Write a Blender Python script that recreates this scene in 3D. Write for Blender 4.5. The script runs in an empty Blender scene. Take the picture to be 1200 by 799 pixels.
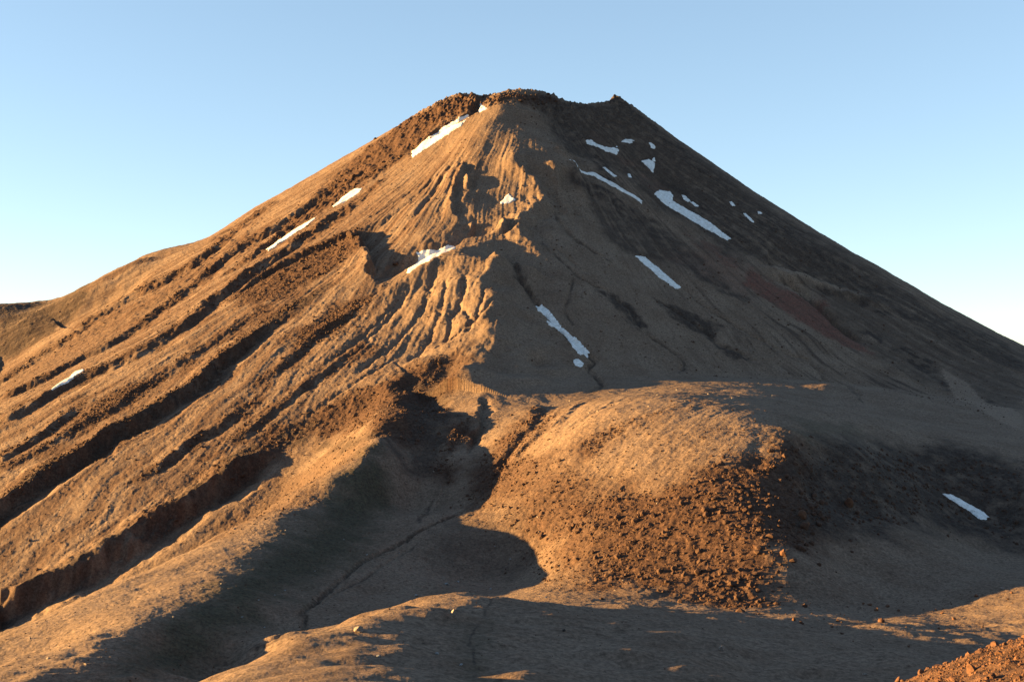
import bpy, math, random
import numpy as np

# ------------------------------------------------------------------ camera model
F = 1448.0            # focal length in pixels of a 1200 px wide picture
HORIZON = 430.0       # picture row of eye level
SUN_EL, SUN_BACK = 5.5, 1.0      # degrees: elevation, and how far behind the mountain's left side
QUAL = 1.0
rng = np.random.default_rng(7)
random.seed(7)
scene = bpy.context.scene
COL = scene.collection

# ------------------------------------------------------------------ noise
_perm = np.random.default_rng(3).permutation(256).astype(np.int32)
_perm = np.concatenate([_perm, _perm])
_ga = np.random.default_rng(4).uniform(0, 2*np.pi, 256)
_gx, _gy = np.cos(_ga).astype(np.float32), np.sin(_ga).astype(np.float32)

def noise(x, y, seed=0):
    x = np.asarray(x, np.float32) + np.float32(seed*17.13 + 512.3); y = np.asarray(y, np.float32) + np.float32(seed*7.71 + 301.7)
    xi = np.floor(x).astype(np.int32); yi = np.floor(y).astype(np.int32)
    fx = x - xi; fy = y - yi
    xi &= 255; yi &= 255
    u = fx*fx*fx*(fx*(fx*6-15)+10); v = fy*fy*fy*(fy*(fy*6-15)+10)
    def g(ix, iy, dx, dy):
        k = _perm[_perm[ix & 255] + (iy & 255)]
        return _gx[k]*dx + _gy[k]*dy
    a = g(xi, yi, fx, fy); b = g(xi+1, yi, fx-1, fy)
    c = g(xi, yi+1, fx, fy-1); d = g(xi+1, yi+1, fx-1, fy-1)
    return (a + u*(b-a) + v*((c + u*(d-c)) - (a + u*(b-a))))*1.5

def fbm(x, y, octv=4, seed=0, gain=.5):
    s = 0; a = 1.0; f = 1.0
    for i in range(octv):
        s = s + a*noise(x*f, y*f, seed+i*3); a *= gain; f *= 2.03
    return s

def ridged(x, y, octv=3, seed=0):
    s = 0; a = 1.0; f = 1.0
    for i in range(octv):
        s = s + a*(1-2*np.abs(noise(x*f, y*f, seed+i*5))); a *= .5; f *= 2.1
    return s

def sstep(a, b, x):
    t = np.clip((x-a)/(b-a), 0, 1); return t*t*(3-2*t)

# ------------------------------------------------------------------ thin plate spline
class TPS:
    def __init__(self, xy, z, lam=0.0, S=300.0):
        self.p = np.asarray(xy, float)/S; self.S = S
        n = len(self.p)
        d2 = ((self.p[:, None]-self.p[None])**2).sum(-1)
        K = .5*d2*np.log(d2+1e-12) + lam*np.eye(n)
        P = np.c_[np.ones(n), self.p]
        A = np.zeros((n+3, n+3)); A[:n, :n] = K; A[:n, n:] = P; A[n:, :n] = P.T
        w = np.linalg.solve(A, np.r_[np.asarray(z, float), 0, 0, 0])
        self.w = w
    def __call__(self, x, y):
        sh = np.shape(x)
        x = np.ravel(x).astype(np.float32)/np.float32(self.S); y = np.ravel(y).astype(np.float32)/np.float32(self.S)
        out = (self.w[-3] + self.w[-2]*x + self.w[-1]*y).astype(np.float32)
        for (px, py), w in zip(self.p.astype(np.float32), self.w[:-3].astype(np.float32)):
            d2 = (x-px)**2 + (y-py)**2 + np.float32(1e-9)
            out += w*np.float32(.5)*d2*np.log(d2)
        return out.reshape(sh)

def ip(px, py, y):                      # picture point at depth y -> world
    return ((px-600)/F*y, y, (HORIZON-py)/F*y)

# ------------------------------------------------------------------ lower ground: control points
FORE = [
 # camera hill and the near rocky slope
 (1200,737,62),(1120,756,64),(1080,773,63),(1040,790,62),(1200,795,47),(1290,700,62),
 # the foreground hill
 (275,799,230),(350,752,260),(430,716,300),(500,701,335),(560,696,365),
 (430,799,205),(520,772,255),(600,799,232),(600,730,300),(600,710,365),
 (700,785,255),(700,737,300),(800,795,258),(800,745,300),(800,716,395),(950,764,302),(950,738,385),(950,799,268),
 (1050,762,345),(1100,740,388),(1180,716,445),(1200,753,380),(1080,776,300),(700,714,375),
 # the valley and its stream
 (262,800,405),(270,785,415),(330,745,450),(365,712,478),(390,690,510),(450,652,570),(500,622,608),(558,597,640),
 (450,692,522),(545,655,582),(590,650,590),(400,725,468),(600,670,572),(550,684,562),(622,680,548),(500,681,535),
 # head of the valley
 (500,510,730),(490,560,680),(540,540,690),(520,580,655),(470,480,770),(560,500,750),
 (530,470,830),(600,470,830),(560,455,870),(620,440,915),(650,478,790),
 # moraine ridge: far edge, its sunlit back, the brow where the light ends, its shaded flank
 (0,747,440),(50,727,460),(100,700,490),(150,677,522),(200,653,555),(262,622,592),(318,600,628),(375,570,668),
 (50,765,420),(140,755,400),(100,790,365),(180,725,425),(220,703,455),(262,675,492),(300,640,545),(340,600,602),(385,570,655),(430,545,700),
 (150,700,475),(220,670,510),(280,635,562),
 (200,792,378),(250,728,435),(300,745,415),(300,705,465),(320,695,488),(350,660,535),(400,620,600),(390,650,560),(450,585,665),(430,610,625),
 # knoll
 (640,692,500),(700,694,480),(800,703,465),(900,703,460),(1000,699,482),
 (560,622,605),(640,600,600),(600,580,635),(590,540,690),
 (640,540,650),(640,500,710),(690,620,560),(750,640,530),(850,650,505),(930,645,500),(750,580,580),(850,590,545),(930,600,540),
 (690,545,625),(750,530,620),(820,530,605),(890,545,585),(720,490,670),(800,490,650),(900,503,628),(930,508,630),
 (700,470,740),(800,463,725),(880,474,700),(600,510,720),
 (1000,525,640),(960,560,590),(1000,600,580),(1050,560,640),(1050,620,570),(1150,558,690),(1150,600,655),(1150,650,590),(1100,690,500),
 (1000,668,517),(1050,676,515),(1200,532,735),(1200,580,665),(1100,512,745),(1000,494,730),
 # plateau behind it
 (800,450,880),(700,455,870),(900,460,820),(1000,478,850),(1000,452,930),(1100,470,930),(1200,505,840),(1200,480,960),
]
FORE_W = [  # ground that is out of the picture or hidden
 (0,0,-1.75),(0,30,-10.5),(18,25,-4.5),(60,40,-4),(-40,30,-10),(-40,-60,4),(60,-60,10),(0,60,-23.5),(60,110,-36),(20,110,-41),(-30,110,-43),(-80,110,-45),(-160,100,-72),(-115,165,-70),(-90,232,-73),(-88,360,-101),(-95,320,-102),(-105,280,-102),(-60,300,-77),(-92,285,-93),(-72,322,-89),(-50,350,-80.5),(-135,230,-88),(-135,310,-97),
 (0,160,-53),(-70,160,-55),(80,160,-52),(160,160,-46),(250,250,-60),(250,450,-72),(330,300,-60),
 # gully behind the moraine ridge
 (-118,745,-76),(-158,690,-98),(-188,620,-118),(-208,560,-130),(-240,500,-136),(-290,420,-138),
 (-420,380,-145),(-360,560,-148),(-430,700,-160),(-340,800,-150),(-250,800,-120),(-300,250,-115),(-500,200,-130),
 (-180,800,-100),(-60,960,-30),(-200,1000,-60),(-400,1000,-130),(-600,1200,-150),(0,1200,-60),(300,1200,-60),(0,1500,-90),(600,1500,-120),(-600,1600,-150),
 (600,1000,-60),(650,700,-80),(600,450,-95),(0,2500,-300),(1500,2000,-300),(-1500,2000,-300),(-1500,600,-260),(1500,600,-260),(0,-1200,-60),(-1200,-700,-160),(1200,-700,-120),
]
# ------------------------------------------------------------------ the cone
CX, CY = 20.0, 1520.0
def cone0(x, y):
    r = np.hypot(x-CX, y-CY)
    s = r-80; sp = .5*(s+np.sqrt(s*s+30*30))
    return 334-.62*sp
SIL = [(540,111,1500),(570,113,1490),(592,108,1480),(640,109.5,1500),(666,121,1510),(700,122,1515),(735,124,1515),
 (500,128,1505),(450,157,1505),(400,185,1505),(330,226,1500),(285,252,1495),(240,280,1490),(180,295,1480),(135,318,1475),(90,341,1470),(50,353,1465),(0,356,1460),(-60,372,1450),
 (770,146,1512),(800,167,1510),(870,216,1500),(960,275,1490),(1050,334,1480),(1120,371,1475),(1200,410,1470),(1300,455,1460)]
MERID = [(590,119,1428),(595,160,1372),(595,200,1290),(597,255,1190),(592,315,1090),(600,385,990),(560,124,1440),(640,130,1430)]
def anchors():
    a = []
    for ph in (-70,-45,-22,25,45,62):
        for r in (220,420,620,760):
            if r > 700 and ph > 40: continue
            t = math.radians(ph); a.append((CX+r*math.sin(t), CY-r*math.cos(t), (-33 if abs(ph) < 48 else -10)*(1 if r < 500 else (.45 if r < 700 else 0))))
    return a
def build_cone(zadj):
    P = []; Z = []
    for (px, py, y), da in zip(SIL, zadj):
        w = ip(px, py, y); P.append(w[:2]); Z.append(w[2]+da-float(cone0(w[0], w[1])))
        if True:
            P.append((w[0]*1.12, y+190)); Z.append(Z[-1])
    for px, py, y in MERID:
        w = ip(px, py, y); P.append(w[:2]); Z.append(w[2]-float(cone0(w[0], w[1])))
    for x, y, dz in anchors():
        P.append((x, y)); Z.append(dz)
    res = TPS(P, Z, lam=.0005)
    def full(x, y):
        r = np.hypot(x-CX, y-CY); ph = np.degrees(np.arctan2(x-CX, CY-y))
        dent = (6+.048*r)*sstep(1, 20, ph)*(1-sstep(26, 80, ph))*sstep(60, 190, r)*(1-sstep(520, 690, r))
        return cone0(x, y) + res(x, y) - dent
    return full
fore_pts = [ip(*p) for p in FORE] + [tuple(map(float, p)) for p in FORE_W]
fore = TPS([(p[0], p[1]) for p in fore_pts], [p[2] for p in fore_pts], lam=.0008)
zadj = np.zeros(len(SIL))
for it in range(3):                      # settle the skyline heights on the surveyed ones
    cone = build_cone(zadj)
    ys = np.linspace(1250, 1800, 120)
    for k, (px, py, y) in enumerate(SIL):
        z = cone((px-600)/F*ys, ys)
        row = HORIZON - F*(z/ys).max()
        zadj[k] += (row-py)*y/F*.9
def smax(a, b, k):
    h = np.clip(.5+.5*(a-b)/k, 0, 1)
    return b + (a-b)*h + k*h*(1-h)
def lower_and_cone(x, y):
    f = fore(x, y); c = cone(x, y)
    far = sstep(700, 820, y)             # the cone is only there beyond its foot
    return f, c

# ------------------------------------------------------------------ terrain grid (fans out from the standpoint, finer where nearer)
st = 1.0/QUAL
cols = np.concatenate([np.linspace(-700, -60, int(70*QUAL)+2)[:-1], np.arange(-60, 1260, .85*st), np.linspace(1260, 1900, int(70*QUAL)+2)])
def span(a, b, d): return np.linspace(a, b, max(2, int((b-a)/(d*st))), endpoint=False)
rows = np.concatenate([span(40, 75, .11), span(75, 200, 1.1), span(200, 400, .7), span(400, 640, .65), span(640, 900, .95), span(900, 1480, 1.25), span(1480, 1560, 1.4), span(1560, 2300, 12), [2300.]])
NR, NC = len(rows), len(cols)
Yg = np.repeat(rows[:, None], NC, 1).astype(np.float32)
Xg = (((cols-600)/F)[None]*rows[:, None]).astype(np.float32)
f_, c_ = lower_and_cone(Xg, Yg)
is_cone = (c_ > f_)
H = smax(c_, f_, 9.0).astype(np.float32)
H0 = H.copy()
del f_, c_
print('grid', NR, NC, NR*NC)

def colidx(px): return np.clip(np.interp(px, cols, np.arange(NC)), 0, NC-1.001)
def rowidx(y): return np.clip(np.interp(y, rows, np.arange(NR)), 0, NR-1.001)
def bil(A, x, y):
    x = np.asarray(x, float); y = np.asarray(y, float)
    c = colidx(600+F*x/np.maximum(y, 1)); r = rowidx(y)
    ci = c.astype(int); ri = r.astype(int); u = c-ci; v = r-ri
    return (A[ri, ci]*(1-u)+A[ri, ci+1]*u)*(1-v) + (A[ri+1, ci]*(1-u)+A[ri+1, ci+1]*u)*v
def hit(px, py, A=None, off=0.0, ymin=115, ymax=9e9):   # where the sight line through a picture point first meets the ground
    A = H0 if A is None else A
    c = int(round(float(colidx(px))))
    ang = (A[:, c]+off)/rows
    tgt = (HORIZON-py)/F
    ok = (ang >= tgt) & (rows >= ymin) & (rows <= ymax)
    if ok.any():
        i = int(np.argmax(ok))
        y = rows[i]
        if i > 0 and ang[i-1] < tgt and rows[i-1] >= ymin:
            t = (tgt-ang[i-1])/(ang[i]-ang[i-1]+1e-12); y = rows[i-1]+t*(rows[i]-rows[i-1])
    else:
        sel = (rows >= max(ymin, 1000 if ymin == 115 else ymin)) & (rows <= ymax)
        y = rows[sel][int(np.argmax(ang[sel]))]
    return (px-600)/F*y, y

def smooth_line(P, n=6):
    P = np.asarray(P, float)
    if len(P) < 3: n = 2
    Q = np.vstack([2*P[0]-P[1], P, 2*P[-1]-P[-2]]); out = []
    for i in range(1, len(Q)-2):
        for t in np.linspace(0, 1, n, endpoint=False):
            a, b, c, d = Q[i-1], Q[i], Q[i+1], Q[i+2]
            out.append(.5*((2*b)+(c-a)*t+(2*a-5*b+4*c-d)*t*t+(3*b-a-3*c+d)*t**3))
    out.append(P[-1]); return np.array(out)

def near_line(P, margin):
    """grid window round a plan polyline -> slices, signed distance (right of travel +), position 0..1"""
    y0, y1 = P[:, 1].min()-margin, P[:, 1].max()+margin
    r0, r1 = max(0, np.searchsorted(rows, y0)-1), min(NR, np.searchsorted(rows, y1)+1)
    pxs = []
    for sx in (-margin, margin):
        for sy in (-margin, margin):
            yy = np.maximum(P[:, 1]+sy, 40); pxs.append(600+F*(P[:, 0]+sx)/yy)
    pxs = np.concatenate(pxs)
    c0, c1 = max(0, np.searchsorted(cols, pxs.min())-1), min(NC, np.searchsorted(cols, pxs.max())+1)
    sl = (slice(r0, r1), slice(c0, c1))
    X, Y = Xg[sl], Yg[sl]
    best = np.full(X.shape, 1e9, np.float32); sg = np.zeros(X.shape, np.float32); tt = np.zeros(X.shape, np.float32)
    L = np.r_[0, np.cumsum(np.hypot(*np.diff(P, axis=0).T))]; tot = L[-1]+1e-9
    for i in range(len(P)-1):
        ax, ay = P[i]; bx, by = P[i+1]; dx, dy = bx-ax, by-ay; l2 = dx*dx+dy*dy+1e-9
        t = np.clip(((X-ax)*dx+(Y-ay)*dy)/l2, 0, 1)
        ex = X-(ax+t*dx); ey = Y-(ay+t*dy); d2 = ex*ex+ey*ey
        m = d2 < best
        best[m] = d2[m]
        cr = (dx*ey-dy*ex)
        sg[m] = np.sign(cr[m]); tt[m] = ((L[i]+t*np.sqrt(l2))/tot)[m]
    return sl, np.sqrt(best)*sg, tt, tot

def feature(line, A, W, taper=(.12, .15), wob=.25, kind='saw', seed=0, ymin=115, ymax=9e9, ends=None, off=None):
    """saw: the ground climbs over W[0] to a crest on the line, drops A over W[1] to its right, recovers over W[2].
       vee: a channel of depth A, half widths W.  rib: a raised rib of height A, half widths W.  W in picture pixels at that distance."""
    if off is None: off = {'saw': A*.5, 'vee': -A*.6, 'rib': A*.8, 'tent': A*.9}[kind]
    P = []
    for q in line:
        if len(q) == 3: P.append(ip(*q)[:2])
        else: P.append(hit(q[0], q[1], H0, off, ymin, ymax))
    P = smooth_line(P)
    ppm = np.mean(P[:, 1])/F*1.15
    W = [w*ppm for w in W]
    margin = max(W[0], sum(W[1:]))*1.2+2
    sl, d, t, tot = near_line(P, margin)
    if d.size == 0: return
    # travel is downhill, i.e. towards the viewer, so the picture's right is on the left of travel
    X, Y = Xg[sl], Yg[sl]
    ref = np.mean(W[:2])
    d = d + wob*ref*noise(X/(ref*2.2+1), Y/(ref*2.2+1), seed+31) + .5*wob*ref*noise(X/(ref*.8+1), Y/(ref*.8+1), seed+37) + .35*wob*ref*noise(X/(ref*.3+1), Y/(ref*.3+1), seed+39)
    env = sstep(0, max(taper[0], 1e-4), t)*(1-sstep(1-max(taper[1], 1e-4), 1, t)) if max(taper) > 0 else 1.0
    env = env*(1+.12*noise(t*tot/40., t*0+seed, 5)+(.55*noise(t*tot/130., t*0+seed*1.7, 6) if kind == 'saw' else 0))
    if kind == 'saw':
        xs = [-W[0], 0, W[1], W[1]+W[2]]; 
        a = np.interp(d, [-W[0]*1.0, -W[0]*.5, 0], [0, .22, .5])
        b = .5 - sstep(0, 1, d/max(W[1], .1))
        c = -.5*(1-sstep(0, 1, (d-W[1])/max(W[2], .1)))
        p = np.where(d < 0, a, np.where(d < W[1], b, c))
    elif kind == 'tent':
        q = np.where(d < 0, -d/W[0], d/W[1]); q = np.sqrt(q*q+.0016)
        p = np.clip(1-q, 0, 1); p = np.where(p < .3, p*p/.6+.15*0, p-.15)
    else:
        p = np.where(d < 0, np.exp(-(d/W[0]*1.5)**2), np.exp(-(d/W[1]*1.5)**2))
        if kind == 'vee': p = -p
    H[sl] += (A*p*env).astype(np.float32)

def poly_mask(poly, soft=6., warp=4., seed=0, ymin=115, ymax=9e9, A=None, wscale=None):
    P = np.array([hit(q[0], q[1], A if A is not None else H0, 0, ymin, ymax) if len(q) == 2 else ip(*q)[:2] for q in poly])
    Pc = np.vstack([P, P[:1]])
    sl, d, t, tot = near_line(Pc, soft+warp*2+2)
    X, Y = Xg[sl], Yg[sl]
    ins = np.zeros(X.shape, bool)
    for i in range(len(P)):
        ax, ay = Pc[i]; bx, by = Pc[i+1]
        if ay == by: continue
        c = ((ay > Y) != (by > Y)) & (X < (bx-ax)*(Y-ay)/(by-ay)+ax)
        ins ^= c
    sd = np.abs(d)*np.where(ins, 1, -1)
    ws = wscale or warp*2.5
    sd = sd + warp*fbm(X/ws, Y/ws, 4, seed+50, .6)
    return sl, sstep(-soft, soft, sd), P
# ------------------------------------------------------------------ ribs, gullies, channels (traced where they lie on the mountain)
saw, vee, rib, tent = 'saw', 'vee', 'rib', 'tent'
FEATURES = [
 # left flank: long radial ribs
 ([(195,291),(165,302),(120,324),(85,342),(50,358),(20,376),(-10,390)], 16, (10,56,50), 'sawr', (.2,.02)),
 ([(287,258),(257,280),(240,296),(212,314),(187,327),(160,340),(135,354),(95,380),(75,395),(45,415),(15,435),(-10,450)], 4.6, (16,14,20), saw, (.12,.02)),
 ([(413,198),(375,225),(340,252),(305,272),(282,285),(252,307),(225,330),(200,350),(175,367),(140,392),(100,413),(50,439),(0,465)], 5.2, (16,14,20), saw, (.12,.02)),
 ([(405,217),(375,237),(350,255),(320,277),(297,295),(270,315)], 3.2, (10,8,12), saw, (.15,.2)),
 ([(428,225),(387,252),(350,277),(312,302),(282,322),(250,345),(220,370),(180,397),(130,421),(90,440),(40,466),(0,490)], 6.2, (16,15,22), saw, (.12,.02)),
 ([(330,345),(280,375),(230,408),(180,440),(120,478),(60,515),(0,548)], 2.4, (18,16,26), saw, (.2,.02)),
 ([(367,342),(345,354),(325,366),(302,381),(280,396),(257,413),(237,435),(220,448),(190,465),(162,482),(125,500),(105,515),(82,530),(47,547),(25,565),(0,584),(-25,600)], 11.5, (24,11,30), saw, (.3,.0)),
 ([(90,470),(62,495),(25,520),(0,534)], 4, (12,10,20), saw, (.3,.0)),
 ([(330,505),(297,520),(270,538),(250,553),(225,568),(200,584),(170,603),(140,621),(112,637),(82,655),(37,677),(0,692)], 16, (26,18,40), saw, (.25,.0)),
 ([(290,470),(255,497),(225,512),(190,540),(160,560)], 3, (12,9,12), saw, (.3,.3)),
 ([(430,350),(400,368),(365,392),(335,420),(300,448)], 3.5, (10,9,16), saw, (.3,.3)),
 ([(420,405),(370,440),(330,470),(290,500),(250,525)], 2.5, (12,10,12), saw, (.3,.3)),
 # summit left: the rock spur beside the snow gully
 ([(562,113),(548,130),(520,146),(490,165),(455,190),(425,212)], 5, (20,8,16), saw, (.02,.3)),
 ([(415,267),(375,285),(340,300),(312,315),(282,335),(255,352)], 5, (8,8,22), saw, (.1,.3)),
 # the ridge from the summit that stops the light
 ([(590,120),(588,142),(585,165),(581,188),(577,215)], 20, (105,170), tent, (.0,.4)),
 ([(553,163),(543,188),(537,210),(536,235),(538,262)], 6.5, (60,34,90), 'sawr', (.6,.3)),
 ([(563,106),(562.5,114),(561,122)], 4, (5,5), vee, (.0,.3)),
 # the dark shelf above the valley head
 ([(535,430),(485,444),(450,462),(435,485),(428,510),(420,538),(400,572)], 18, (90,60,100), 'sawr', (.2,.12)),
 ([(530,424),(575,430),(615,428),(655,432)], 2.6, (18,18), vee, (.2,.2)),
 # low swells of the foreground flat that still catch the light
 ([(665,765),(630,782),(595,799)], 1.0, (30,40), rib, (.3,.1)),
 ([(785,738),(752,755),(725,772)], 1.0, (30,40), rib, (.3,.3)),
 ([(850,752),(805,775),(770,795)], 1.0, (30,40), rib, (.3,.3)),
 # crater like hollow with its west scarp, and the mound in front of it
 ([(413,264),(424,272),(427,290),(432,310),(442,330)], 13, (30,8,60), saw, (.1,.3)),
 ([(600,262),(575,274),(545,286),(505,305),(470,320),(440,336)], 12, (32,7), vee, (.3,.3)),
 ([(592,270),(575,279),(550,290),(520,304),(482,324),(450,340),(420,354),(385,370)], 7, (7,30), rib, (.2,.4)),
 ([(575,278),(560,290),(556,310),(560,335),(575,357),(588,378),(580,400),(560,420),(525,440)], 20, (90,80), tent, (.12,.25)),
 # arretes of loose scoria that catch the light
 ([(603,179),(605,200),(616,212),(628,222),(631,232),(619,241),(609,251),(606,266),(614,279),(620,296)], 9, (12,18,20), saw, (.2,.15)),
 ([(648,198),(650,212),(655,222),(661,235),(670,247)], 12, (7,10,14), saw, (.1,.15)),
 ([(645,184),(660,193),(672,205),(677,218),(682,233)], 5.5, (7,10,14), saw, (.1,.15)),
 ([(590,249),(588,258),(584,268)], 11, (6,8,10), saw, (.2,.2)),
 ([(580,300),(577,312)], 11, (6,8,10), saw, (.2,.2)),
 ([(549,208),(546,222)], 7, (5,6,8), saw, (.2,.2)),
 ([(553,254),(548,264)], 6, (4,5,6), saw, (.2,.2)),
 ([(540,195),(533,215),(528,240),(536,258)], 5, (14,7,14), saw, (.1,.2)),
 # rills of the summit face
 ([(548,185),(538,205),(528,225),(515,255)], 2.0, (5,4), 'veer', (.2,.1)),
 ([(540,190),(520,213),(503,235),(485,258)], 2.0, (5,4), 'veer', (.2,.1)),
 ([(520,203),(495,225),(470,245),(445,263)], 1.7, (4,3), 'veer', (.2,.1)),
 ([(530,205),(512,222),(495,243),(478,260)], 1.5, (4,3), 'veer', (.2,.1)),
 ([(505,210),(470,233),(430,258)], 1.2, (3,3), 'veer', (.2,.1)),
 # rills of the mound
 ([(512,322),(505,345),(497,368),(480,386),(460,405),(430,430),(412,444)], 2.4, (5,5), 'veer', (.15,.1)),
 ([(490,330),(475,350),(455,367),(440,382),(410,407),(380,430)], 1.7, (5,4), 'veer', (.15,.1)),
 ([(525,335),(520,363),(510,390),(495,412),(475,428)], 2.2, (5,4), 'veer', (.15,.1)),
 ([(568,355),(563,380),(553,402)], 1.9, (4,4), 'veer', (.15,.1)),
 ([(440,395),(400,425),(360,455),(320,480)], 1.4, (5,4), 'veer', (.2,.2)),
 ([(470,415),(430,445),(390,470),(350,495)], 1.4, (5,4), 'veer', (.2,.2)),
 ([(545,338),(543,362),(531,385),(522,412)], 3.2, (5,4), 'veer', (.15,.1)),
 ([(540,372),(551,392),(548,408)], 2.2, (4,4), 'veer', (.15,.1)),
 ([(583,372),(560,392),(530,408),(505,418)], 2.4, (4,4), 'veer', (.15,.1)),
 ([(478,352),(446,384),(425,402)], 2.4, (4,4), 'veer', (.15,.1)),
 # thin channels of the shaded side
 ([(592,285),(598,315),(608,335),(620,347),(632,360),(655,385),(690,418),(697,426),(690,434),(699,445),(704,455),(688,464)], 3.0, (5,5), vee, (.1,.05)),
 ([(672,325),(668,345),(663,365),(672,380)], 1.8, (3,3), vee, (.1,.1)),
 ([(650,250),(658,265),(672,280),(690,292),(715,306)], 2.4, (4,4), vee, (.1,.1)),
 ([(636,286),(650,300),(670,318),(690,332),(720,345)], 1.8, (3,4), vee, (.1,.1)),
 ([(643,285),(665,303),(690,322)], 1.5, (3,3), vee, (.1,.1)),
 ([(705,340),(720,350),(740,367),(750,385),(770,402),(800,424),(797,436)], 2.4, (4,5), vee, (.1,.05)),
 ([(768,352),(800,372),(830,392),(840,402),(870,416),(886,427)], 2.4, (5,5), vee, (.1,.05)),
 ([(780,325),(820,355),(870,388),(920,414),(960,436),(1010,470)], 2.4, (5,5), vee, (.2,.1)),
 ([(690,235),(720,270),(760,305),(800,338),(850,372)], 1.2, (7,7), vee, (.2,.2)),
 ([(650,125),(665,150),(690,185),(710,205)], 1.2, (10,14), vee, (.1,.3)),
 ([(630,125),(645,150),(655,180)], 1.2, (8,8), vee, (.1,.3)),
 # right side: spur, red gully, dark hollow
 ([(880,303),(905,315),(950,327),(1000,342),(1060,362)], 9, (10,26,60), saw, (.2,.3)),
 ([(900,325),(940,345),(970,372),(1000,398),(1020,412)], 7, (12,8), vee, (.2,.2)),
 ([(700,165),(760,215),(830,265),(900,310)], 2, (14,14), vee, (.2,.2)),
 ([(1100,428),(1130,445),(1165,468),(1210,492)], 0.5, (14,10), rib, (.05,.1)),
 # head of the valley and its stream
 ([(520,470),(527,500),(522,530)], 2, (14,20,30), saw, (.2,.2)),
 ([(528,525),(520,560),(505,590),(490,610)], 1.6, (5,5), vee, (.15,.1)),
 ([(570,575),(555,590),(530,605),(500,620),(470,638),(440,652),(415,668),(390,690),(370,708),(352,722),(358,732),(330,745),(290,762)], 1.5, (4,4), vee, (.05,.05)),
 ([(480,640),(455,660),(430,678),(395,695),(370,715)], 0.7, (4,4), vee, (.1,.1)),
 # scallops on the west side of the knoll
 ([(560,462),(558,480),(548,500),(538,520)], 4.5, (24,5,14), saw, (.1,.3)),
 ([(628,470),(622,490),(600,515),(575,540),(555,560)], 3.4, (30,8,18), saw, (.1,.2)),
 ([(690,468),(660,486),(630,505),(600,535),(580,565)], 1.5, (10,7,14), saw, (.2,.3)),
 ([(735,465),(700,478),(670,495),(640,515)], 1, (8,6,10), saw, (.2,.3)),
 ([(930,500),(932,520),(925,545),(905,565)], 5, (40,24,40), saw, (.1,.3)),
]
for k, (ln, A, W, kd, tp) in enumerate(FEATURES):
    feature(ln, A, W, tp, .6 if kd in ('veer', 'ribr') else (.16 if kd in ('sawr', 'rib') else .42), kd.replace('veer', 'vee').replace('ribr', 'rib').replace('sawr', 'saw'), seed=k)

# ------------------------------------------------------------------ rock kinds: where each lies, with some sun and shade put into the colour
def blank(): return np.zeros(H.shape, np.float32)
M = {k: blank() for k in ('rubble','dark','red','moss','pale','flat')}
def zone(kind, poly, soft=6, warp=5, amt=1.0, **kw):
    sl, m, P = poly_mask(poly, soft, warp, seed=len(poly)*7+int(poly[0][0]) % 50, **kw)
    M[kind][sl] = np.maximum(M[kind][sl], m.astype(np.float32)*amt); return P
ZONES = {}
# summit rock, left
ZONES['summit'] = [(540,112),(566,113),(560,128),(525,146),(500,163),(470,184),(440,205),(415,222),(370,255),(330,280),(310,296),(325,270),(370,232),(400,196),(440,166),(480,140),(510,124)]
ZONES['rim'] = [(566,119),(590,110),(615,112),(645,113),(655,122),(640,128),(612,122),(598,118),(580,122)]
ZONES['spur'] = [(420,263),(428,285),(395,312),(355,338),(318,350),(280,358),(258,352),(285,332),(315,314),(345,298),(380,282)]
ZONES['patch'] = [(440,350),(432,366),(395,385),(372,402),(345,405),(352,385),(385,362),(415,352)]
ZONES['shelf'] = [(545,430),(525,470),(520,505),(480,520),(440,515),(400,515),(360,520),(310,545),(260,575),(215,612),(170,625),(150,622),(200,585),(260,545),(310,505),(370,475),(420,460),(470,448),(510,430)]
ZONES['scallop'] = [(555,478),(548,500),(535,525),(530,545),(515,535),(500,530),(520,505),(535,490)]
ZONES['scallop2'] = [(625,478),(650,480),(640,505),(610,540),(585,570),(560,580),(540,560),(570,520),(600,505)]
ZONES['knollface'] = [(770,565),(830,545),(880,545),(930,520),(960,560),(975,600),(940,650),(900,690),(930,712),(860,712),(800,700),(740,690),(690,640),(640,590),(690,580)]
ZONES['knolltop'] = [(725,490),(780,480),(760,500),(720,515),(690,535),(680,520)]
ZONES['gullywall'] = [(365,343),(345,356),(302,383),(257,416),(220,450),(162,484),(105,516),(47,548),(0,585),(0,605),(60,560),(120,530),(190,480),(240,448),(300,396),(345,362)]
ZONES['midleft'] = [(190,440),(165,465),(120,490),(80,510),(70,500),(110,470),(150,450)]
for k in ZONES: zone('rubble', ZONES[k], 13, 13)
zone('rubble', [(0,440),(60,400),(120,372),(180,345),(240,305),(300,260),(280,300),(220,340),(150,390),(70,440),(0,470)], 6, 8, .55)
zone('pale', [(0,752),(100,706),(200,658),(320,605),(380,575),(340,598),(260,672),(180,722),(100,782),(40,799),(0,799)], 10, 8, .45)  # paler tan ridge back, its sunlit brightness partly put into the colour
zone('pale', [(640,480),(720,470),(800,466),(890,490),(925,508),(870,530),(780,548),(700,545),(640,540),(600,520)], 12, 10, .3)
zone('rubble', [(540,562),(600,520),(700,565),(770,600),(740,690),(690,690),(640,680),(600,620)], 16, 16, .85)
zone('rubble', [(330,565),(400,522),(440,520),(445,545),(400,565),(330,602),(250,632),(215,640),(270,600)], 10, 10, .55)
zone('dark', [(530,610),(600,620),(618,660),(590,680),(530,665),(500,650)], 12, 14, .5)
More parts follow.
